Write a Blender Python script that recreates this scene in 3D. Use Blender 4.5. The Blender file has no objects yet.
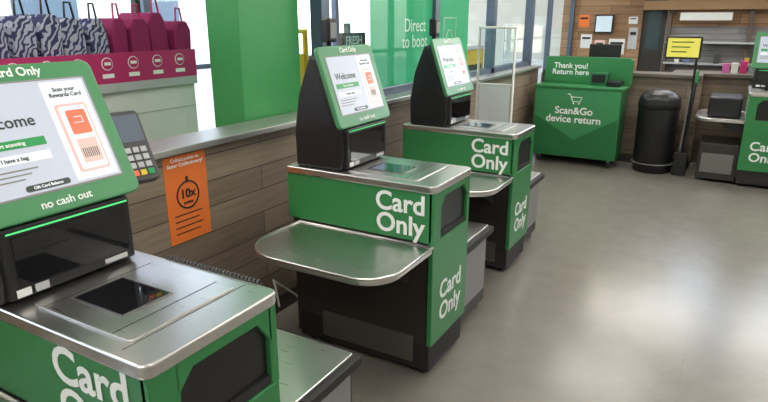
import bpy, math, random, bmesh
from mathutils import Matrix, Vector
random.seed(4)
S = bpy.context.scene
S.view_settings.view_transform = 'Standard'
S.view_settings.look = 'None'
S.view_settings.exposure = 0.08
COL = S.collection

# ---------------------------------------------------------------- materials
def nodes(name):
    m = bpy.data.materials.new(name); m.use_nodes = True
    nt = m.node_tree
    return m, nt, nt.nodes['Principled BSDF']
def mat(name, c, rough=0.5, metal=0.0, emit=0.0, coat=0.0, noise=0.06, nscale=12.0, spec=0.5):
    m, nt, b = nodes(name)
    b.inputs['Roughness'].default_value = rough
    b.inputs['Metallic'].default_value = metal
    b.inputs['Coat Weight'].default_value = coat
    b.inputs['Specular IOR Level'].default_value = spec
    tc = nt.nodes.new('ShaderNodeTexCoord')
    n = nt.nodes.new('ShaderNodeTexNoise'); n.inputs['Scale'].default_value = nscale
    n.inputs['Detail'].default_value = 4
    nt.links.new(tc.outputs['Object'], n.inputs['Vector'])
    r = nt.nodes.new('ShaderNodeMixRGB')
    r.inputs[1].default_value = tuple(x*(1-noise) for x in c)+(1,)
    r.inputs[2].default_value = tuple(min(1, x*(1+noise)) for x in c)+(1,)
    nt.links.new(n.outputs['Fac'], r.inputs[0])
    nt.links.new(r.outputs[0], b.inputs['Base Color'])
    if emit > 0:
        nt.links.new(r.outputs[0], b.inputs['Emission Color'])
        b.inputs['Emission Strength'].default_value = emit
    return m
GREEN = mat('kiosk_green', (0.036, 0.225, 0.070), 0.36)
GREEN_D = mat('dark_green', (0.018, 0.155, 0.05), 0.4)
GREEN_L = mat('light_green', (0.05, 0.27, 0.10), 0.4)
BEZEL = mat('bezel_green', (0.065, 0.26, 0.105), 0.35)
COLGREEN = mat('column_green', (0.045, 0.29, 0.08), 0.45)
BLACK = mat('black_plastic', (0.012, 0.012, 0.014), 0.35)
BLACKM = mat('black_matte', (0.02, 0.019, 0.018), 0.6)
DARKB = mat('dark_cabinet', (0.035, 0.030, 0.026), 0.5)
GLOSS = mat('glossy_black_glass', (0.006, 0.006, 0.008), 0.05, coat=0.5)
WHITE = mat('white_paint', (0.8, 0.8, 0.78), 0.45)
WTXT = mat('white_lettering', (0.85, 0.88, 0.85), 0.5, emit=0.05, noise=0.0)
BTXT = mat('black_lettering', (0.01, 0.01, 0.01), 0.6)
GREY = mat('grey_plastic', (0.25, 0.25, 0.25), 0.5)
DGREY = mat('dark_grey_plastic', (0.07, 0.07, 0.07), 0.4)
LGREY = mat('light_grey', (0.5, 0.51, 0.52), 0.5)
FRAME = mat('window_frame_bluegrey', (0.07, 0.10, 0.15), 0.4)
ORANGE = mat('orange_paper', (0.85, 0.20, 0.035), 0.6)
YELLOW = mat('yellow_sign', (0.85, 0.60, 0.05), 0.45)
YSCREEN = mat('yellow_screen', (0.8, 0.72, 0.12), 0.4, emit=0.25)
MAGENTA = mat('magenta_card', (0.52, 0.025, 0.15), 0.5)
PINKBAG = mat('magenta_fabric', (0.30, 0.018, 0.11), 0.8)
PLASTER = mat('plaster_offwhite', (0.62, 0.6, 0.56), 0.8)
CEIL = mat('ceiling_white', (0.7, 0.69, 0.66), 0.9)
LED = mat('green_led', (0.1, 0.8, 0.25), 0.4, emit=0.4)
ASPH = mat('asphalt', (0.34, 0.34, 0.34), 0.9)
CREAM = mat('cream_wall', (0.7, 0.68, 0.62), 0.8)

def steel(name, c=0.62, rough=0.3):
    m, nt, b = nodes(name)
    b.inputs['Metallic'].default_value = 1.0
    tc = nt.nodes.new('ShaderNodeTexCoord')
    mp = nt.nodes.new('ShaderNodeMapping'); mp.inputs['Scale'].default_value = (3, 60, 20)
    n = nt.nodes.new('ShaderNodeTexNoise'); n.inputs['Scale'].default_value = 3
    n.inputs['Detail'].default_value = 5
    nt.links.new(tc.outputs['Object'], mp.inputs[0]); nt.links.new(mp.outputs[0], n.inputs['Vector'])
    cr = nt.nodes.new('ShaderNodeValToRGB')
    cr.color_ramp.elements[0].color = (c*0.93, c*0.90, c*0.87, 1)
    cr.color_ramp.elements[1].color = (c*1.05, c*1.02, c*0.99, 1)
    nt.links.new(n.outputs['Fac'], cr.inputs[0]); nt.links.new(cr.outputs[0], b.inputs['Base Color'])
    mr = nt.nodes.new('ShaderNodeMapRange')
    mr.inputs['To Min'].default_value = rough*0.85; mr.inputs['To Max'].default_value = rough*1.25
    nt.links.new(n.outputs['Fac'], mr.inputs[0]); nt.links.new(mr.outputs[0], b.inputs['Roughness'])
    return m
STEEL = steel('brushed_steel', 0.72, 0.28)
STEELD = steel('dull_steel', 0.30, 0.42)
LEDGE = steel('ledge_steel', 0.60, 0.42)

def wood(name, c1, c2, plank_h=0.11, plank_l=1.3, rough=0.6, axis='Y', tone=0.35, gap=0.45):
    """horizontal plank cladding running along world `axis`"""
    m, nt, b = nodes(name)
    L = nt.links
    tc = nt.nodes.new('ShaderNodeTexCoord')
    sep = nt.nodes.new('ShaderNodeSeparateXYZ'); L.new(tc.outputs['Object'], sep.inputs[0])
    com = nt.nodes.new('ShaderNodeCombineXYZ')
    L.new(sep.outputs[axis], com.inputs['X']); L.new(sep.outputs['Z'], com.inputs['Y'])
    br = nt.nodes.new('ShaderNodeTexBrick')
    br.inputs['Scale'].default_value = 1.0
    br.inputs['Brick Width'].default_value = plank_l
    br.inputs['Row Height'].default_value = plank_h
    br.inputs['Mortar Size'].default_value = 0.003
    br.inputs['Mortar Smooth'].default_value = 0.3
    br.offset = 0.37
    br.inputs['Color1'].default_value = (0, 0, 0, 1); br.inputs['Color2'].default_value = (1, 1, 1, 1)
    br.inputs['Mortar'].default_value = (0.5, 0.5, 0.5, 1)
    L.new(com.outputs[0], br.inputs['Vector'])
    mp = nt.nodes.new('ShaderNodeMapping'); mp.inputs['Scale'].default_value = (2.2, 38, 1)
    L.new(com.outputs[0], mp.inputs[0])
    n = nt.nodes.new('ShaderNodeTexNoise'); n.inputs['Scale'].default_value = 1.0
    n.inputs['Detail'].default_value = 6; n.inputs['Distortion'].default_value = 0.6
    L.new(mp.outputs[0], n.inputs['Vector'])
    mx = nt.nodes.new('ShaderNodeMixRGB'); mx.inputs[0].default_value = tone
    L.new(n.outputs['Fac'], mx.inputs[1]); L.new(br.outputs['Color'], mx.inputs[2])
    cr = nt.nodes.new('ShaderNodeValToRGB')
    cr.color_ramp.elements[0].position = 0.22; cr.color_ramp.elements[0].color = c1+(1,)
    cr.color_ramp.elements[1].position = 0.8; cr.color_ramp.elements[1].color = c2+(1,)
    L.new(mx.outputs[0], cr.inputs[0])
    m2 = nt.nodes.new('ShaderNodeMixRGB'); m2.inputs[2].default_value = tuple(x*gap for x in c1)+(1,)
    L.new(br.outputs['Fac'], m2.inputs[0]); L.new(cr.outputs[0], m2.inputs[1])
    L.new(m2.outputs[0], b.inputs['Base Color'])
    b.inputs['Roughness'].default_value = rough
    bp = nt.nodes.new('ShaderNodeBump'); bp.inputs['Strength'].default_value = 0.3
    bp.inputs['Distance'].default_value = 0.004
    L.new(m2.outputs[0], bp.inputs['Height']); L.new(bp.outputs[0], b.inputs['Normal'])
    return m
WOODW = wood('wood_cladding_grey', (0.14, 0.103, 0.074), (0.33, 0.26, 0.19), 0.125, 1.4)
WOODB = wood('wood_cladding_counter', (0.13, 0.095, 0.068), (0.30, 0.23, 0.165), 0.13, 1.1, axis='X')
WOODWARM = wood('wood_cladding_warm', (0.20, 0.10, 0.045), (0.46, 0.27, 0.14), 0.12, 0.7, axis='X')
SLAT = wood('grey_slat_wall', (0.20, 0.185, 0.185), (0.36, 0.34, 0.34), 0.075, 4.0, axis='X')

def floor_mat():
    m, nt, b = nodes('vinyl_floor'); L = nt.links
    tc = nt.nodes.new('ShaderNodeTexCoord')
    br = nt.nodes.new('ShaderNodeTexBrick'); br.offset = 0.0
    br.inputs['Scale'].default_value = 1.0
    br.inputs['Brick Width'].default_value = 0.6; br.inputs['Row Height'].default_value = 0.6
    br.inputs['Mortar Size'].default_value = 0.002
    br.inputs['Mortar Smooth'].default_value = 0.6
    br.inputs['Color1'].default_value = (0.226, 0.207, 0.181, 1)
    br.inputs['Color2'].default_value = (0.232, 0.213, 0.187, 1)
    br.inputs['Mortar'].default_value = (0.203, 0.186, 0.163, 1)
    L.new(tc.outputs['Object'], br.inputs['Vector'])
    n = nt.nodes.new('ShaderNodeTexNoise'); n.inputs['Scale'].default_value = 6; n.inputs['Detail'].default_value = 9
    n.inputs['Roughness'].default_value = 0.7
    L.new(tc.outputs['Object'], n.inputs['Vector'])
    cr = nt.nodes.new('ShaderNodeValToRGB')
    cr.color_ramp.elements[0].position = 0.3; cr.color_ramp.elements[0].color = (0.88, 0.88, 0.88, 1)
    cr.color_ramp.elements[1].position = 0.7; cr.color_ramp.elements[1].color = (1.06, 1.06, 1.06, 1)
    L.new(n.outputs['Fac'], cr.inputs[0])
    mx = nt.nodes.new('ShaderNodeMixRGB'); mx.blend_type = 'MULTIPLY'; mx.inputs[0].default_value = 1
    L.new(br.outputs['Color'], mx.inputs[1]); L.new(cr.outputs[0], mx.inputs[2])
    L.new(mx.outputs[0], b.inputs['Base Color'])
    n2 = nt.nodes.new('ShaderNodeTexNoise'); n2.inputs['Scale'].default_value = 12; n2.inputs['Detail'].default_value = 5
    L.new(tc.outputs['Object'], n2.inputs['Vector'])
    mr = nt.nodes.new('ShaderNodeMapRange'); mr.inputs['To Min'].default_value = 0.17; mr.inputs['To Max'].default_value = 0.27
    L.new(n2.outputs['Fac'], mr.inputs[0]); L.new(mr.outputs[0], b.inputs['Roughness'])
    bp = nt.nodes.new('ShaderNodeBump'); bp.inputs['Strength'].default_value = 0.08; bp.inputs['Distance'].default_value = 0.002
    L.new(n2.outputs['Fac'], bp.inputs['Height']); L.new(bp.outputs[0], b.inputs['Normal'])
    return m
FLOOR = floor_mat()

def glass_mat(name, tint=(1, 1, 1), amt=0.9):
    m = bpy.data.materials.new(name); m.use_nodes = True; nt = m.node_tree
    nt.nodes.clear()
    o = nt.nodes.new('ShaderNodeOutputMaterial'); t = nt.nodes.new('ShaderNodeBsdfTransparent')
    t.inputs[0].default_value = tint+(1,)
    g = nt.nodes.new('ShaderNodeBsdfGlossy'); g.inputs['Roughness'].default_value = 0.03
    mx = nt.nodes.new('ShaderNodeMixShader'); mx.inputs[0].default_value = 1-amt
    nt.links.new(t.outputs[0], mx.inputs[1]); nt.links.new(g.outputs[0], mx.inputs[2])
    nt.links.new(mx.outputs[0], o.inputs[0]); return m
GLASS = glass_mat('window_glass', (0.94, 0.97, 0.98), 0.93)
PLEXI = glass_mat('clear_acrylic', (0.94, 0.97, 0.98), 0.93)

def graphic_mat():
    m = bpy.data.materials.new('green_window_film'); m.use_nodes = True; nt = m.node_tree
    nt.nodes.clear()
    o = nt.nodes.new('ShaderNodeOutputMaterial')
    d = nt.nodes.new('ShaderNodeBsdfDiffuse'); d.inputs[0].default_value = (0.07, 0.40, 0.20, 1)
    t = nt.nodes.new('ShaderNodeBsdfTranslucent'); t.inputs[0].default_value = (0.12, 0.62, 0.32, 1)
    mx = nt.nodes.new('ShaderNodeMixShader'); mx.inputs[0].default_value = 0.5
    nt.links.new(d.outputs[0], mx.inputs[1]); nt.links.new(t.outputs[0], mx.inputs[2])
    tr = nt.nodes.new('ShaderNodeBsdfTransparent'); m2 = nt.nodes.new('ShaderNodeMixShader'); m2.inputs[0].default_value = 0.25
    nt.links.new(mx.outputs[0], m2.inputs[1]); nt.links.new(tr.outputs[0], m2.inputs[2])
    nt.links.new(m2.outputs[0], o.inputs[0]); return m
FILM = graphic_mat()
FILMTXT = mat('film_lettering_pale', (0.55, 0.72, 0.62), 0.5, noise=0)

def zebra():
    m, nt, b = nodes('zebra_fabric'); L = nt.links
    tc = nt.nodes.new('ShaderNodeTexCoord')
    mp = nt.nodes.new('ShaderNodeMapping'); mp.inputs['Rotation'].default_value = (.55, 0, 0)
    L.new(tc.outputs['Object'], mp.inputs[0])
    w = nt.nodes.new('ShaderNodeTexWave'); w.inputs['Scale'].default_value = 11; w.inputs['Distortion'].default_value = 8
    w.inputs['Detail'].default_value = 1.0; w.inputs['Detail Scale'].default_value = 2.0; w.bands_direction = 'Y'
    L.new(mp.outputs[0], w.inputs['Vector'])
    cr = nt.nodes.new('ShaderNodeValToRGB'); cr.color_ramp.interpolation = 'CONSTANT'
    cr.color_ramp.elements[0].color = (0.04, 0.045, 0.13, 1)
    cr.color_ramp.elements[1].position = 0.5; cr.color_ramp.elements[1].color = (0.45, 0.47, 0.58, 1)
    L.new(w.outputs['Color'], cr.inputs[0]); L.new(cr.outputs[0], b.inputs['Base Color'])
    b.inputs['Roughness'].default_value = 0.8
    return m
ZEBRA = zebra()
def foliage():
    m, nt, b = nodes('foliage'); L = nt.links
    tc = nt.nodes.new('ShaderNodeTexCoord')
    n = nt.nodes.new('ShaderNodeTexNoise'); n.inputs['Scale'].default_value = 5; n.inputs['Detail'].default_value = 8
    L.new(tc.outputs['Object'], n.inputs['Vector'])
    cr = nt.nodes.new('ShaderNodeValToRGB')
    cr.color_ramp.elements[0].position = .4; cr.color_ramp.elements[0].color = (0.01, 0.03, 0.008, 1)
    cr.color_ramp.elements[1].position = .65; cr.color_ramp.elements[1].color = (0.12, 0.22, 0.05, 1)
    L.new(n.outputs['Fac'], cr.inputs[0]); L.new(cr.outputs[0], b.inputs['Base Color']); b.inputs['Roughness'].default_value = .9
    return m
FOLI = foliage()
UIBG = mat('screen_ui_background', (0.50, 0.54, 0.64), 0.3, emit=0.2, noise=0.0)
UIW = mat('screen_ui_white', (0.8, 0.83, 0.88), 0.3, emit=0.2, noise=0.0)
UIG = mat('screen_ui_green', (0.02, 0.25, 0.07), 0.3, emit=0.3, noise=0.0)
UIO = mat('screen_ui_orange', (0.75, 0.16, 0.08), 0.3, emit=0.25, noise=0.0)
UIT = mat('screen_ui_text', (0.03, 0.06, 0.05), 0.3, noise=0.0)
UIP = mat('screen_ui_pink', (0.72, 0.50, 0.46), 0.3, emit=0.15, noise=0.0)
LCD = mat('terminal_lcd', (.16, .19, .24), .1)

# ---------------------------------------------------------------- geometry helpers
def add(name, verts, faces, m, parent=None, bevel=0, seg=2, smooth=False):
    me = bpy.data.meshes.new(name); me.from_pydata(verts, [], faces); me.update()
    ob = bpy.data.objects.new(name, me); COL.objects.link(ob)
    me.materials.append(m)
    if parent: ob.parent = parent
    if bevel > 0:
        b = ob.modifiers.new('b', 'BEVEL'); b.width = bevel; b.segments = seg; b.limit_method = 'ANGLE'
        b.angle_limit = math.radians(40)
    if smooth:
        for p in me.polygons: p.use_smooth = True
    return ob
def box(name, x0, x1, y0, y1, z0, z1, m, parent=None, bevel=0, seg=2):
    v = [(x, y, z) for x in (x0, x1) for y in (y0, y1) for z in (z0, z1)]
    f = [(0, 1, 3, 2), (4, 6, 7, 5), (0, 4, 5, 1), (2, 3, 7, 6), (0, 2, 6, 4), (1, 5, 7, 3)]
    return add(name, v, f, m, parent, bevel, seg)
def prism(name, pts, a0, a1, axis, m, parent=None, bevel=0, seg=2):
    """pts 2-D outline, extruded along axis. axis 'Y': pts=(x,z); 'Z': pts=(x,y); 'X': pts=(y,z)"""
    def mk(p, a):
        return {'Y': (p[0], a, p[1]), 'Z': (p[0], p[1], a), 'X': (a, p[0], p[1])}[axis]
    n = len(pts)
    v = [mk(p, a0) for p in pts]+[mk(p, a1) for p in pts]
    f = [tuple(range(n)), tuple(range(2*n-1, n-1, -1))]
    for i in range(n):
        j = (i+1) % n; f.append((i, i+n, j+n, j))
    ob = add(name, v, f, m, parent, bevel, seg)
    bm = bmesh.new(); bm.from_mesh(ob.data); bmesh.ops.recalc_face_normals(bm, faces=bm.faces); bm.to_mesh(ob.data); bm.free()
    return ob
def rrect(x0, x1, y0, y1, rs, n=8):
    out = []
    for (cx, cy, r, a) in ((x0, y0, rs[0], 180), (x1, y0, rs[1], 270), (x1, y1, rs[2], 0), (x0, y1, rs[3], 90)):
        ox = cx+(r if cx == x0 else -r); oy = cy+(r if cy == y0 else -r)
        if r <= 0: out.append((cx, cy)); continue
        for i in range(n+1):
            t = math.radians(a+90*i/n); out.append((ox+r*math.cos(t), oy+r*math.sin(t)))
    return out
def cyl(name, c, r, z0, z1, m, parent=None, r2=None, n=32, axis='Z'):
    r2 = r if r2 is None else r2
    v = []
    for z, rr in ((z0, r), (z1, r2)):
        for i in range(n):
            a = 2*math.pi*i/n; p, q = rr*math.cos(a), rr*math.sin(a)
            v.append({'Z': (c[0]+p, c[1]+q, z), 'Y': (c[0]+p, z, c[1]+q), 'X': (z, c[0]+p, c[1]+q)}[axis])
    f = [tuple(range(n-1, -1, -1)), tuple(range(n, 2*n))]+[(i, (i+1) % n, (i+1) % n+n, i+n) for i in range(n)]
    ob = add(name, v, f, m, parent, 0)
    for p in ob.data.polygons:
        p.use_smooth = len(p.vertices) == 4
    return ob
def revolve(name, prof, c, m, parent=None, n=40):
    v = []; f = []
    for (r, z) in prof:
        for i in range(n):
            a = 2*math.pi*i/n; v.append((c[0]+r*math.cos(a), c[1]+r*math.sin(a), z))
    k = len(prof)
    for j in range(k-1):
        for i in range(n):
            i2 = (i+1) % n; f.append((j*n+i, j*n+i2, (j+1)*n+i2, (j+1)*n+i))
    f.append(tuple(range(n-1, -1, -1))); f.append(tuple(range((k-1)*n, k*n)))
    return add(name, v, f, m, parent, 0, smooth=True)
def tube(name, pts, r, m, parent=None, cyc=False, res=3):
    cu = bpy.data.curves.new(name, 'CURVE'); cu.dimensions = '3D'; cu.bevel_depth = r; cu.bevel_resolution = res
    sp = cu.splines.new('POLY'); sp.points.add(len(pts)-1)
    for p, q in zip(sp.points, pts): p.co = (*q, 1)
    sp.use_cyclic_u = cyc
    cu.use_fill_caps = True
    ob = bpy.data.objects.new(name+'_c', cu); COL.objects.link(ob)
    me = bpy.data.meshes.new_from_object(ob.evaluated_get(bpy.context.evaluated_depsgraph_get()))
    bpy.data.objects.remove(ob)
    o2 = bpy.data.objects.new(name, me); COL.objects.link(o2); me.materials.clear(); me.materials.append(m)
    for p in me.polygons: p.use_smooth = True
    if parent: o2.parent = parent
    return o2
def empty(name, loc=(0, 0, 0), rot=(0, 0, 0), parent=None):
    e = bpy.data.objects.new(name, None); COL.objects.link(e); e.location = loc; e.rotation_euler = rot
    e.empty_display_size = 0.1
    if parent: e.parent = parent
    return e
R90 = math.radians(90)
FY = (R90, 0, 0)
FX = (R90, 0, R90)
def text(name, body, size, loc, rot, m, parent=None, align='CENTER', bold=0.02, sp=1.0, ls=0.85):
    cu = bpy.data.curves.new(name, 'FONT'); cu.body = body; cu.size = size; cu.align_x = align; cu.align_y = 'CENTER'
    cu.offset = bold*size; cu.extrude = 0.0006; cu.space_line = ls; cu.space_character = sp; cu.resolution_u = 4
    ob = bpy.data.objects.new(name+'_c', cu); COL.objects.link(ob)
    me = bpy.data.meshes.new_from_object(ob.evaluated_get(bpy.context.evaluated_depsgraph_get()))
    bpy.data.objects.remove(ob)
    o2 = bpy.data.objects.new(name, me); COL.objects.link(o2); me.materials.clear(); me.materials.append(m)
    o2.location = loc; o2.rotation_euler = rot
    if parent: o2.parent = parent
    return o2

# ---------------------------------------------------------------- room shell
box('floor', -5.0, 4.0, -2.5, 9.6, -0.05, 0.0, FLOOR)
box('ceiling', -5.0, 4.0, -2.5, 9.6, 3.2, 3.3, CEIL)
box('wall_right', 4.0, 4.1, -2.5, 9.7, 0, 3.3, PLASTER)
box('wall_front', -5.0, 4.1, -2.6, -2.5, 0, 3.3, PLASTER)

wb = empty('wall_back')
box('wood_section', -2.35, -1.22, 9.5, 9.6, 0, 3.2, WOODWARM, wb)
box('slat_section', -0.9, 4.0, 9.5, 9.6, 0, 1.52, SLAT, wb)
box('upper_section', -0.9, 4.0, 9.5, 9.6, 1.52, 2.0, WOODWARM, wb)
box('added_clerestory_head', -0.9, 4.0, 9.5, 9.6, 3.12, 3.2, PLASTER, wb)
box('lobby_section', -5.0, -2.35, 9.5, 9.6, 0, 3.2, CREAM, wb)
box('door_header', -1.22, -0.9, 9.5, 9.6, 2.1, 3.2, WOODWARM, wb)
box('doorway_leaf', -1.22, -0.9, 9.55, 9.59, 0, 2.1, DARKB, wb)
box('doorway_vision_panel', -1.15, -0.97, 9.54, 9.55, 1.2, 1.9, mat('dark_teal', (0.06, 0.09, 0.1), 0.2), wb)
cw = empty('added_clerestory')  # clerestory above the view, added so the floor reflects bright sky
for x in (-.88, .7, 2.3, 3.96):
    box('added_clerestory_mullion', x-.02, x+.02, 9.52, 9.58, 2.0, 3.12, FRAME, cw)
box('added_clerestory_glass', -.9, 4.0, 9.548, 9.552, 2.0, 3.12, GLASS, cw)

bs = empty('wall_shelving')
OAK = mat('shelf_oak', (0.36, 0.21, 0.10), 0.5)
for z in (1.02, 1.30):
    box('shelf_board', -0.86, 1.6, 9.3, 9.5, z, z+0.02, LGREY, bs)
random.seed(9)
pc = [(0.5, 0.04, 0.06), (0.7, 0.7, 0.66), (0.15, 0.2, 0.35), (0.75, 0.5, 0.08), (0.25, 0.3, 0.28), (0.6, 0.12, 0.35), (0.05, 0.05, 0.05)]
pm = [mat('carton_colour', c, 0.5) for c in pc]
x = -0.84
while x < 1.5:
    if random.random() < .4:
        w = random.uniform(.05, .1)
        box('carton', x, x+w, 9.32, 9.42, 1.04, 1.04+random.uniform(.07, .15), random.choice([pm[1], pm[4], pm[2], pm[6], pm[3]]), bs)
    x += 0.12
box('beam_wood', -1.2, 2.0, 9.35, 9.5, 1.74, 1.86, OAK, bs)
POSTM = mat('post_dark', (.12, .09, .07), .5)
for xx in (-.88, .1, 1.1):
    box('beam_post', xx, xx+.05, 9.40, 9.5, 0, 1.74, POSTM, bs)
box('white_header_sign', -0.72, -0.1, 9.31, 9.35, 1.60, 1.70, WHITE, bs)
tv = empty('wall_monitor')
box('monitor_body', -1.86, -1.6, 9.44, 9.5, 1.42, 1.68, BLACK, tv, 0.005)
box('monitor_picture', -1.84, -1.62, 9.435, 9.44, 1.44, 1.66, mat('monitor_image', (0.5, 0.6, 0.65), .3, emit=.4), tv)
nt_ = empty('wall_notice_group')
for (x0, z0, w, h, mm) in ((-2.05, 1.2, .16, .2, WHITE), (-1.84, 1.13, .14, .19, UIP), (-1.64, 1.12, .22, .22, WHITE), (-1.38, 1.2, .12, .3, LGREY), (-2.1, 1.5, .15, .18, ORANGE), (-1.4, 1.55, .12, .1, WHITE)):
    box('notice', x0, x0+w, 9.49, 9.5, z0, z0+h, mm, nt_)
    box('notice_heading', x0+.02, x0+w-.02, 9.486, 9.49, z0+h*.65, z0+h*.8, BTXT, nt_)

wl = empty('wall_left')
box('plank_cladding', -2.23, -2.06, -1.5, 7.35, 0, 1.045, WOODW, wl)
box('steel_ledge', -2.25, -2.02, -1.5, 7.35, 1.045, 1.075, LEDGE, wl, 0.004)
box('baseboard_left', -2.06, -2.045, -1.5, 7.35, 0, 0.1, DARKB)

def window(name, x, ys, z0, z1, th=0.06, fm=None):
    fm = fm or FRAME
    w = empty(name)
    for y in ys:
        box('mullion', x-th/2, x+th/2, y-th/2, y+th/2, z0, z1, fm, w)
    box('sill', x-th/2, x+th/2, ys[0], ys[-1], z0, z0+0.05, fm, w)
    box('head', x-th/2, x+th/2, ys[0], ys[-1], z1-0.08, z1, fm, w)
    box('glazing', x-0.004, x+0.004, ys[0], ys[-1], z0+.05, z1-.08, GLASS, w)
    return w
w1 = window('window_1', -2.2, [3.04, 4.62, 6.0, 7.3], 1.075, 3.2, .085)
box('film_graphic', -2.19, -2.186, 3.60, 5.35, 1.13, 3.0, FILM, w1)
text('film_lettering', 'Direct\nto boot', 0.14, (-2.184, 4.27, 1.50), FX, FILMTXT, w1, bold=0.0)
tube('film_phone_outline', [(-2.183, 4.80, 1.25), (-2.183, 5.05, 1.25), (-2.183, 5.05, 1.62), (-2.183, 4.80, 1.62)], 0.005, FILMTXT, w1, cyc=True)
tube('film_pin_outline', [(-2.183, 4.92+.06*math.cos(a*math.pi/8), 1.45+.07*math.sin(a*math.pi/8)) for a in range(16)], 0.004, FILMTXT, w1, cyc=True)
w2 = window('window_2', -2.2, [7.38, 8.2, 9.45], 0.0, 3.2)
w3 = window('window_3', -4.95, [-2.4, -0.8, 0.8, 2.4, 4.0, 5.6, 7.2, 8.8, 9.45], 0.0, 3.2, 0.08)
for z in (1.1, 2.2):
    box('transom', -4.98, -4.92, -2.4, 9.45, z, z+.05, FRAME, w3)

# exterior
box('ground', -30, -5.0, -15, 25, -0.08, -0.02, ASPH)
hd = empty('hedge_row')
random.seed(3)
for i in range(9):
    bm = bmesh.new(); bmesh.ops.create_icosphere(bm, subdivisions=3, radius=1.0)
    cx, cy, rz = -11+random.uniform(-1, 1), -6+i*1.35, random.uniform(1.0, 1.7)
    for v in bm.verts:
        k = 1+0.16*math.sin(v.co.x*9+i)*math.sin(v.co.y*8)+random.uniform(-.07, .07)
        v.co = Vector((cx+v.co.x*1.3*k, cy+v.co.y*1.1*k, max(-0.02, rz*.6+v.co.z*rz*k)))
    me = bpy.data.meshes.new('shrub'); bm.to_mesh(me); bm.free(); me.materials.append(FOLI)
    o = bpy.data.objects.new('shrub', me); COL.objects.link(o); o.parent = hd
eb = empty('exterior_building')
box('building_block', -22, -18, -4, 22, -0.02, 4.5, CREAM, eb)
for i in range(6):
    box('building_window', -18.0, -17.95, -2+i*4, 0+i*4, 1.0, 2.4, FRAME, eb)

cg = empty('green_column')
box('column_shaft', -2.50, -2.27, 2.41, 2.92, 0, 3.2, COLGREEN, cg, 0.006)
box('column_base_trim', -2.51, -2.26, 2.40, 2.93, 0, 0.12, DARKB, cg)

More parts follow.
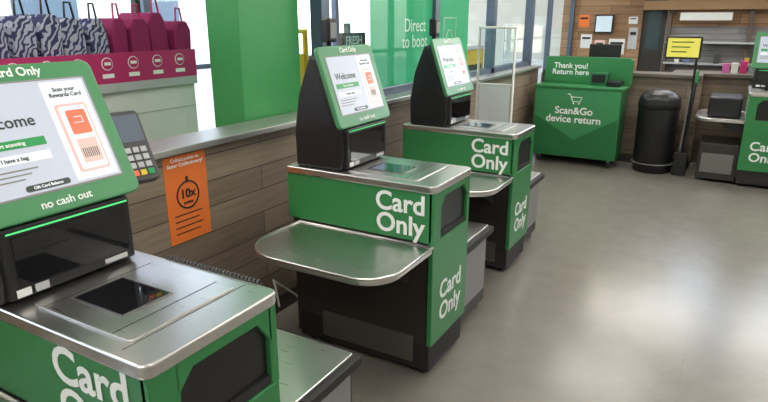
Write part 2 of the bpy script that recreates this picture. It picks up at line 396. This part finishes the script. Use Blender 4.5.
# ---------------------------------------------------------------- kiosk
def kiosk(loc, rot=0.0, coil=False, pole=True, tilt=19.0, sx=0.0, sy=0.0, H=.375, sc_=1.0, tx=-.162):
    K = empty('self_checkout_kiosk', loc, (0, 0, rot))
    box('cabinet_core', -.77, -.02, .02, .395, .05, .90, DARKB, K, .004)
    box('plinth', -.75, -.012, .01, .39, .03, .17, BLACKM, K, .004)
    for fx in (-.7, -.06):
        for fy in (.06, .35):
            cyl('foot', (fx, fy), .02, 0, .035, BLACK, K, n=16)
    box('side_band_green', -.785, -.005, 0, .022, .672, .90, GREEN, K, .005)
    box('far_band_green', -.785, -.005, .385, .407, .672, .90, GREEN, K, .005)
    box('front_panel_green', -.022, .002, .0, .40, .17, .672, GREEN, K, .004)
    box('front_post_green', -.022, .001, .0, .08, .67, .90, GREEN, K, .003)
    box('front_post_far', -.022, .001, .372, .403, .67, .90, GREEN, K, .003)
    prism('front_lintel_green', [(.075, .90), (.38, .90), (.38, .80), (.33, .868), (.12, .868), (.075, .82)], -.02, .001, 'X', GREEN, K)
    box('front_recess', -.021, -.014, .08, .375, .675, .90, BLACK, K)
    box('recess_shelf', -.014, -.004, .09, .37, .675, .70, BLACKM, K)
    text('side_lettering', 'Card\nOnly', .122*sc_, (tx, -.002, .785), FY, WTXT, K, bold=.022, ls=.82)
    text('front_lettering', 'Card\nOnly', .122, (.0045, .20, .36), FX, WTXT, K, bold=.02, ls=.9)
    box('kick_plate_steel', -.60, -.09, -.002, .02, .07, .205, STEELD, K, .002)
    box('side_lower_panel', -.765, -.03, .012, .022, .05, .67, DARKB, K)  # dark cabinet panel below the basket tray
    prism('deck', rrect(-.79, .008, -.008, .415, (.02, .03, .03, .02)), .898, .932, 'Z', STEEL, K, .006, 3)
    prism('scanner_plate', rrect(-.465, -.10, .045, .365, (.012,)*4), .932, .937, 'Z', STEEL, K, .002)
    box('deck_groove', -.165, -.162, .048, .362, .937, .9374, BLACKM, K)
    box('deck_groove_b', -.42, -.4175, .048, .362, .937, .9374, BLACKM, K)
    box('scanner_bezel', -.40, -.205, .105, .255, .937, .940, STEELD, K, .001)
    box('scanner_glass', -.393, -.213, .112, .248, .940, .9412, GLOSS, K)
    box('deck_front_groove', -.094, -.0915, .02, .395, .932, .9324, BLACKM, K)
    out = rrect(-.72, .0, -.44, .0, (.20, .15, .0, .0), 10)
    prism('basket_tray', out, .628, .656, 'Z', STEEL, K, .008, 3)
    tube('tray_rim', [(p[0], p[1], .658) for p in out], .007, STEEL, K, cyc=True)
    for bx in (-.58, -.14):
        v = [(bx, 0.01, .63), (bx, -.26, .63), (bx, 0.01, .46), (bx+.02, 0.01, .63), (bx+.02, -.26, .63), (bx+.02, 0.01, .46)]
        add('tray_bracket', v, [(0, 1, 2), (5, 4, 3), (0, 3, 4, 1), (1, 4, 5, 2), (2, 5, 3, 0)], DARKB, K)
    box('bagging_cabinet', -.66, -.06, .43, .85, .04, .455, DARKB, K, .005)
    box('bagging_panel', -.062, -.055, .45, .83, .12, .42, GREY, K, .002)
    prism('bagging_platform', rrect(-.69, -.025, .42, .87, (.01,)*4), .455, .49, 'Z', BLACKM, K, .004)
    prism('bagging_plate_steel', rrect(-.665, -.05, .44, .845, (.01,)*4), .49, .502, 'Z', STEEL, K, .003)
    for fx in (-.6, -.1):
        cyl('bagging_foot', (fx, .8), .02, 0, .045, BLACK, K, n=16)
        cyl('bagging_foot', (fx, .5), .02, 0, .045, BLACK, K, n=16)
    T = math.radians(tilt); st_, ct_ = math.sin(T), math.cos(T)
    def sp(u, d):
        return (-.452-u*st_-d*ct_, 1.135+u*ct_-d*st_)
    TW = empty('tower_assembly', (sx, sy, 0), (0, 0, 0), K)
    prof = [(-.74, .932), (-.485, .932), (-.470, 1.0), (-.478, 1.135), sp(.03, .045), sp(H-.03, .045), sp(H-.02, .085), (-.715, 1.27), (-.745, 1.10)]
    prism('tower_housing', prof, .02, .40, 'Y', BLACK, TW, .012, 3)
    box('scanner_tower_frame', -.485, -.455, .035, .39, .945, 1.128, BLACK, TW, .008, 3)
    box('scanner_tower_glass', -.4555, -.453, .06, .37, .975, 1.105, GLOSS, TW)
    box('tower_led_strip', -.456, -.4525, .05, .38, 1.113, 1.117, LED, TW)
    box('receipt_slot', -.454, -.4515, .29, .36, .955, .968, LGREY, TW)
    box('warning_label', -.454, -.4515, .05, .085, .952, .972, WHITE, TW)
    box('warning_label_b', -.454, -.4515, .095, .13, .952, .972, LGREY, TW)
    sm = empty('screen_assembly', parent=TW)
    sm.matrix_local = Matrix(((0, -st_, ct_, -.452), (1, 0, 0, -.02), (0, ct_, st_, 1.135), (0, 0, 0, 1)))
    W = .455
    g = H-.375
    prism('screen_bezel', rrect(0, W, 0, H, (.025,)*4), -.022, .0, 'Z', BEZEL, sm, .006, 3)
    prism('screen_back', rrect(.03, W-.03, .02, H-.02, (.03,)*4), -.065, -.022, 'Z', BLACK, sm, .012, 3)
    box('display_surround', .038, W-.038, .055, H-.046, 0, .0012, GREY, sm)
    box('display', .043, W-.043, .060, H-.051, .0012, .002, UIBG, sm)
    text('bezel_title', 'Card Only', .032, (W/2+.01, H-.023, .001), (0, 0, 0), WTXT, sm, bold=.02)
    text('bezel_caption', 'no cash out', .029, (W/2+.01, .027, .001), (0, 0, 0), WTXT, sm, bold=.012)
    text('ui_heading', 'Welcome', .042, (.155, .232+g*.6, .0025), (0, 0, 0), UIT, sm, bold=.012)
    box('ui_panel', .285, W-.050, .066, .318+g, .002, .0026, UIW, sm)
    box('ui_button_start', .062, .245, .178, .200, .002, .003, UIG, sm)
    box('ui_button_other', .062, .245, .140, .163, .002, .003, UIW, sm)
    text('ui_button_caption', 'Start scanning', .014, (.153, .189, .0034), (0, 0, 0), WTXT, sm)
    text('ui_button_caption_b', 'I have a bag', .014, (.153, .151, .0034), (0, 0, 0), UIT, sm)
    for i in range(3):
        box('ui_small_text', .062, .20-.02*i, .122-.012*i, .126-.012*i, .002, .0024, GREY, sm)
    cx = .345
    text('ui_card_caption', 'Scan your\nRewards Card', .0155, (cx, .288+g, .003), (0, 0, 0), UIT, sm, ls=1.0)
    prism('ui_card_picture', rrect(cx-.045, cx+.045, .085, .255+g, (.01,)*4), .0027, .0031, 'Z', UIP, sm)
    prism('ui_card_screen', rrect(cx-.036, cx+.040, .092, .248+g, (.006,)*4, 4), .0031, .0034, 'Z', UIW, sm)
    prism('ui_card_body', rrect(cx-.022, cx+.034, .178+g*.5, .236+g, (.006,)*4, 4), .0034, .0037, 'Z', UIO, sm)
    box('ui_card_stripe', cx-.022, cx+.034, .108, .165+g*.5, .0034, .0036, UIP, sm)
    for i in range(8):
        box('ui_barcode', cx-.016+i*.0058, cx-.0135+i*.0058, .122, .148, .0036, .004, UIT, sm)
    tube('ui_card_logo', [(cx-.008, .20+g, .004), (cx+.018, .20+g, .004), (cx+.018, .216+g, .004), (cx-.004, .216+g, .004)], .0016, UIW, sm, res=1)
    prism('ui_balance_pill', rrect(.150, .265, .066, .082, (.007,)*4, 4), .002, .003, 'Z', UIT, sm)
    text('ui_pill_caption', 'Gift Card Balance', .0105, (.207, .074, .0034), (0, 0, 0), UIW, sm)
    # payment terminal on arm
    tube('terminal_arm', [(-.62, .38, 1.12), (-.64, .47, 1.12), (-.655, .545, 1.13), (-.65, .55, 1.2)], .014, BLACK, TW)
    pt = empty('payment_terminal', parent=TW)
    a = math.radians(30); c, s = math.cos(a), math.sin(a)
    M = Matrix.Translation((-.565, .485, 1.125)) @ Matrix.Rotation(math.radians(-12), 4, 'Z') @ Matrix(((0, -s, c, 0), (1, 0, 0, 0), (0, c, s, 0), (0, 0, 0, 1)))
    pt.matrix_local = M
    prism('terminal_body', rrect(0, .10, 0, .235, (.016,)*4), -.035, 0, 'Z', DGREY, pt, .006, 3)
    box('terminal_screen', .010, .090, .130, .220, 0, .0012, LCD, pt)
    for i in range(4):
        for j in range(3):
            box('terminal_key', .014+j*.025, .033+j*.025, .018+i*.025, .036+i*.025, 0, .004, LGREY if i else (UIO, YELLOW, UIG)[j], pt, .001)
    if pole:
        cyl('status_pole', (-.665, .21), .013, 1.30, 1.55, BLACK, TW, n=16)
        box('status_light_head', -.69, -.64, .175, .245, 1.50, 1.61, BLACK, TW, .01)
        box('status_light_lens', -.641, -.636, .185, .235, 1.52, 1.59, GREY, TW, .002)
    if coil:
        pts = []
        for i in range(26*12):
            t = i/(26*12); a = 2*math.pi*26*t
            pts.append((-.42+.36*t, .420+.009*math.cos(a), .931+.008*math.sin(a)))
        tube('coiled_cable', pts, .0024, DGREY, K, res=1)
    return K
k1 = kiosk((-.94, .66, 0), coil=True, pole=False, tilt=24.5, sx=-.03, sy=-.025, H=.395, sc_=1.1, tx=-.195)
k2 = kiosk((-1.01, 2.17, 0))
k3 = kiosk((-1.09, 3.50, 0))
k4 = kiosk((.18, 6.74, 0), -R90)
box('tray_side_cabinet', -.58, -.06, -.36, 0.0, .03, .40, DARKB, k4, .006)
box('tray_side_plate', -.062, -.052, -.33, -.04, .10, .30, STEELD, k4, .002)
box('basket_stack', -.58, -.15, -.34, -.04, .66, .86, BLACK, k4, .02)
tube('power_cable', [(-1.70, 1.95, .30), (-1.78, 2.02, .36), (-1.86, 2.10, .34), (-1.84, 2.25, .2), (-1.82, 2.35, .01)], .005, WHITE, None)

# ---------------------------------------------------------------- orange poster
po = empty('orange_poster')
PX = -2.058
box('poster_sheet', -2.06, PX, 1.665, 1.905, .63, 1.03, ORANGE, po)
text('poster_heading', 'Collect points on\nEaster Confectionery!', .023, (PX+.001, 1.785, 1.0), FX, WTXT, po, ls=1.0, bold=.02)
text('poster_number', '10x', .058, (PX+.001, 1.785, .85), FX, BTXT, po, bold=.03)
text('poster_caption', 'points', .022, (PX+.001, 1.785, .81), FX, BTXT, po)
rp = [(PX+.001, 1.785+.062*math.cos(t*math.pi/18), .845+.062*math.sin(t*math.pi/18)) for t in range(36)]
tube('poster_ring', rp, .004, BTXT, po, cyc=True, res=1)
box('poster_ring_stem', PX, PX+.002, 1.778, 1.792, .908, .93, BTXT, po)
for i in range(4):
    box('poster_line', PX, PX+.001, 1.70, 1.86-.02*(i % 2), .755-.028*i, .760-.028*i, BTXT, po)

# ---------------------------------------------------------------- bag display rack in lobby
br = empty('bag_display_rack')
RX = -2.95
box('rack_base', RX-.5, RX, .2, 2.7, 0, 1.22, WHITE, br, .005)
for i in range(5):
    box('rack_base_seam', RX, RX+.004, .2, 2.7, .2+i*.22, .205+i*.22, LGREY, br)
box('rack_price_rail', RX-.5, RX+.03, .2, 2.7, 1.22, 1.27, LGREY, br, .003)
box('rack_fascia', RX+.01, RX+.03, .9, 2.7, 1.27, 1.43, MAGENTA, br)
for i in range(9):
    y = 1.25+i*.165
    cyl('fascia_badge', (y, 1.375), .034, RX+.03, RX+.033, WTXT, br, n=24, axis='X')
    cyl('fascia_badge_centre', (y, 1.375), .030, RX+.033, RX+.035, MAGENTA, br, n=20, axis='X')
    box('fascia_badge_band', RX+.035, RX+.036, y-.02, y+.02, 1.368, 1.384, WTXT, br)
    box('fascia_price', RX+.03, RX+.032, y-.035, y+.035, 1.30, 1.322, WTXT, br)
random.seed(5)
y = .5
while y < 2.60:
    w = random.uniform(.10, .135); mm = ZEBRA if y < 2.05 else PINKBAG
    lean = random.uniform(-.015, .015); dz = random.uniform(-.03, .02)
    pts = [(y, 1.40), (y+w, 1.40), (y+w+lean, 1.57+dz), (y+w*.78+lean, 1.625+dz), (y+w*.22+lean, 1.625+dz), (y+lean, 1.57+dz)]
    prism('shopping_bag', pts, RX-.33, RX-.02+random.uniform(-.02, .01), 'X', mm, br, .012)
    tube('bag_handle', [(RX-.05, y+w*.3+lean, 1.615+dz), (RX-.05, y+w*.35+lean, 1.70+dz), (RX-.05, y+w*.6+lean, 1.70+dz), (RX-.05, y+w*.7+lean, 1.615+dz)], .006, BLACK if mm is ZEBRA else MAGENTA, br)
    y += w+.022
box('rack_back', RX-.5, RX-.36, .2, 2.7, 1.27, 1.50, DARKB, br)
for yy in (.25, 2.66):
    box('rack_upright', RX-.47, RX-.43, yy, yy+.04, 1.27, 1.95, DARKB, br)
box('rack_header', RX-.48, RX-.40, .2, 2.7, 1.74, 1.95, DARKB, br)

yb = empty('yellow_barrier_frame')
tube('frame_tube', [(-2.9, 3.62, 0), (-2.9, 3.62, 1.52), (-2.9, 3.80, 1.52), (-2.9, 3.80, 0)], .025, YELLOW, yb)
box('frame_panel', -2.92, -2.90, 3.64, 3.78, .7, 1.35, YELLOW, yb)
fs = empty('hanging_sign_board')
box('sign_post', -2.62, -2.58, 3.92, 3.96, 0, 1.58, GREY, fs)
box('sign_face', -2.58, -2.56, 3.80, 4.14, 1.38, 1.51, BLACK, fs)
text('sign_lettering', 'FRESH', .085, (-2.558, 3.97, 1.45), FX, WTXT, fs)
yr = empty('yellow_merchandise_crate')
box('crate_body', -2.75, -2.45, 5.85, 6.5, 0, 1.30, YELLOW, yr, .01)
box('crate_shelf_lip', -2.77, -2.43, 5.83, 6.52, 1.30, 1.34, WHITE, yr, .004)
for i in range(3):
    box('crate_slot', -2.452, -2.447, 5.92, 6.43, .3+i*.32, .5+i*.32, DARKB, yr)

# ---------------------------------------------------------------- divider screens
WPANEL = mat('white_panel', (.72, .76, .78), .3)
def divider(x0, x1, y):
    d = empty('divider_screen')
    tube('divider_frame', [(x0, y, 0), (x0, y, 1.54), (x1, y, 1.54), (x1, y, 0)], .014, WHITE, d)
    tube('divider_rail', [(x0, y, 1.05), (x1, y, 1.05)], .010, WHITE, d)
    box('divider_acrylic', x0, x1, y-.003, y+.003, 1.05, 1.53, PLEXI, d)
    box('divider_lower_panel', x0+.02, x1-.02, y-.006, y+.006, .15, 1.04, WPANEL, d)
    for xx in (x0, x1):
        box('divider_foot', xx-.02, xx+.02, y-.12, y+.12, 0, .02, WHITE, d, .004)
divider(-1.99, -1.66, 5.15)
divider(-2.95, -2.30, 8.6)

# ---------------------------------------------------------------- device return station
st = empty('device_return_station', (-1.93, 6.84, 0))
W = .94
box('station_cabinet', 0, W, .01, .42, .09, .86, GREEN_D, st, .006)
box('station_front_panel', 0.0, W, -.008, .012, .10, .87, GREEN, st, .004)
add('station_chevron', [(0.01, -.010, .11), (W-.01, -.010, .11), (W-.01, -.010, .56), (W/2, -.010, .30), (.01, -.010, .56)], [(0, 1, 2, 3, 4)], GREEN_D, st)
add('station_upper_field', [(0.01, -.0105, .56), (W/2, -.0105, .30), (W-.01, -.0105, .56), (W-.01, -.0105, .86), (.01, -.0105, .86)], [(0, 1, 2, 3, 4)], GREEN_L, st)
prism('station_worktop', rrect(-.02, W+.02, -.02, .43, (.02,)*4), .87, .90, 'Z', GREEN, st, .006)
prism('station_sign_board', [(.0, .90), (W+.04, .90), (W+.04, 1.17), (W-.0, 1.20), (.04, 1.20), (.0, 1.17)], .33, .36, 'Y', GREEN, st, .006)
text('station_lettering', 'Scan&Go\ndevice return', .112, (W/2-.02, -.0125, .575), FY, WTXT, st)
text('sign_board_lettering', 'Thank you!\nReturn here', .085, (.30, .328, 1.06), FY, WTXT, st)
tube('cart_icon', [(.37, -.012, .81), (.40, -.012, .81), (.43, -.012, .73), (.51, -.012, .73), (.53, -.012, .78), (.41, -.012, .78)], .005, WTXT, st, res=1)
for cx in (.44, .50):
    cyl('cart_icon_wheel', (cx, .71), .010, -.014, -.010, WTXT, st, n=12, axis='Y')
box('device_cradle', .56, .74, .18, .32, .90, 1.04, GREEN_D, st, .01)
box('device_cradle_slot', .58, .72, .175, .182, .93, 1.02, BLACK, st)
box('device_tray', .76, .90, .10, .32, .90, .96, BLACK, st, .01)
for cx in (.08, W-.08):
    for cy in (.06, .36):
        box('caster_fork', cx-.015, cx+.015, cy-.015, cy+.015, .05, .10, GREY, st)
        cyl('caster_wheel', (cy, .035), .035, cx-.012, cx+.012, BLACK, st, n=20, axis='X')

CTOP = mat('counter_top_brown', (.16, .13, .105), .35)
sc = empty('service_counter')
box('counter_cladding', -2.02, -.27, 7.36, 7.48, 0, .99, WOODB, sc)
box('counter_top', -2.00, -.27, 7.33, 7.66, .99, 1.03, CTOP, sc, .005)
box('counter_kick', -2.02, -.27, 7.345, 7.36, 0, .10, DARKB, sc)
box('counter_side', -.37, -.27, 7.48, 7.66, 0, .99, WOODB, sc)
s2 = empty('back_bar_cabinet')
box('cabinet_cladding', -.6, 3.6, 7.72, 7.84, 0, .99, WOODB, s2)
box('cabinet_top', -.6, 3.6, 7.68, 8.1, .99, 1.03, CTOP, s2, .005)

wbn = empty('waste_bin')
BX = -.63
revolve('bin_body', [(.185, 0), (.20, .02), (.205, .70), (.205, .72)], (BX, 7.05), BLACK, wbn)
revolve('bin_lid', [(.213, .70), (.213, .74), (.205, .80), (.17, .85), (.09, .885), (.02, .89)], (BX, 7.05), BLACK, wbn)
box('bin_opening', BX-.1, BX+.1, 6.842, 6.87, .745, .80, BLACKM, wbn, .006)
tube('bin_ring', [(BX+.208*math.cos(a*math.pi/16), 7.05+.208*math.sin(a*math.pi/16), .10) for a in range(32)], .006, GREY, wbn, cyc=True)

dp = empty('lobby_dustpan')
prism('dustpan_scoop', [(0, 0), (.20, 0), (.20, .03), (.10, .25), (0, .25)], -.41, -.28, 'X', BLACK, dp, .006)
dp.location = (0, 6.92, 0)
tube('dustpan_handle', [(-.33, .06, .24), (-.315, .09, .6), (-.305, .10, 1.02)], .010, BLACK, dp)
tube('dustpan_grip', [(-.306, .10, .98), (-.304, .102, 1.10)], .015, GREEN_L, dp)
tube('broom_handle', [(-.37, .12, .15), (-.36, .14, .5), (-.35, .15, .9)], .009, GREY, dp)
box('broom_head', -.40, -.31, .14, .22, .0, .15, BLACKM, dp, .01)

# yellow sign on a black tripod stand
ys = empty('yellow_sign_stand')
PXS, PYS = -.345, 7.24
tube('stand_pole', [(PXS, PYS, .10), (PXS, PYS, 1.25)], .013, BLACK, ys)
for a in (30, 150, 270):
    tube('stand_leg', [(PXS, PYS, .30), (PXS+.075*math.cos(math.radians(a)), PYS+.075*math.sin(math.radians(a)), .012)], .009, BLACK, ys)
tube('stand_bracket', [(PXS, PYS, 1.22), (-.43, PYS-.01, 1.26)], .012, BLACK, ys)
prism('sign_frame', rrect(-.66, -.31, 1.205, 1.44, (.02,)*4), 7.20, 7.235, 'Y', BLACK, ys, .005)
box('sign_face', -.64, -.33, 7.192, 7.20, 1.225, 1.42, YSCREEN, ys)
for i in range(3):
    box('sign_text_line', -.60, -.39-.03*i, 7.189, 7.192, 1.375-.05*i, 1.384-.05*i, BTXT, ys)
cgd = empty('counter_goods_display')
random.seed(11)
for i in range(6):
    x = -.10+i*.085
    box('goods_box', x, x+.07, 7.85, 7.95, 1.03, 1.03+random.uniform(.07, .14), [pm[5], pm[1], MAGENTA, pm[4], pm[1], pm[3]][i % 6], cgd, .003)
mn = empty('counter_monitor')
box('monitor_stand', -1.42, -1.26, 7.52, 7.62, 1.03, 1.045, BLACK, mn)
box('monitor_neck', -1.355, -1.325, 7.58, 7.60, 1.04, 1.2, BLACK, mn)
box('monitor_panel', -1.52, -1.16, 7.55, 7.58, 1.10, 1.33, BLACK, mn, .006)

# ---------------------------------------------------------------- lights
EM = mat('light_diffuser', (1, .96, .90), .5, emit=10.5, noise=0)
def panel(x, y, w=1.2, l=.6):
    p = empty('ceiling_light')
    box('light_housing', x-w/2-.02, x+w/2+.02, y-l/2-.02, y+l/2+.02, 3.17, 3.2, WHITE, p)
    box('light_diffuser', x-w/2, x+w/2, y-l/2, y+l/2, 3.16, 3.17, EM, p)
for x in (-1.0, 1.4):
    for y in (-1.2, 1.0, 3.2, 5.4, 7.6):
        panel(x, y)
for y in (1.0, 4.5, 8.0):
    panel(-3.6, y)
EM2 = mat('added_highlight_diffuser', (1, .95, .87), .5, emit=14, noise=0)
pd = empty('added_highlight_light')  # unseen glowing strips, added to put highlights on the glossy floor
for x0 in (-1.4, .5, 2.3):
    box('added_highlight_housing', x0, x0+1.5, 8.6, 8.75, 2.65, 2.72, BLACK, pd)
    box('added_highlight_diffuser', x0+.02, x0+1.48, 8.59, 8.6, 2.38, 2.65, EM2, pd)
    box('added_highlight_back', x0, x0+1.5, 8.6, 8.62, 2.36, 2.66, BLACK, pd)
    for xx in (x0+.2, x0+1.3):
        box('added_highlight_cable', xx, xx+.01, 8.67, 8.68, 2.72, 3.2, BLACK, pd)

w = bpy.data.worlds.new('sky'); S.world = w; w.use_nodes = True
nt = w.node_tree; bg = nt.nodes['Background']
sk = nt.nodes.new('ShaderNodeTexSky'); sk.sky_type = 'NISHITA'; sk.sun_disc = False
sk.sun_elevation = math.radians(40); sk.sun_rotation = math.radians(200)
mxw = nt.nodes.new('ShaderNodeMixRGB'); mxw.inputs[0].default_value = .6; mxw.inputs[2].default_value = (3, 2.9, 2.8, 1)
nt.links.new(sk.outputs[0], mxw.inputs[1]); nt.links.new(mxw.outputs[0], bg.inputs[0]); bg.inputs[1].default_value = 1.6

# ---------------------------------------------------------------- camera
cam = bpy.data.cameras.new('camera'); cam.sensor_width = 36; cam.lens = 27.7; cam.clip_start = .02
co = bpy.data.objects.new('camera', cam); COL.objects.link(co)
co.location = (0, 0, 1.6)
co.rotation_euler = (math.radians(90-17), 0, math.radians(30))
S.camera = co
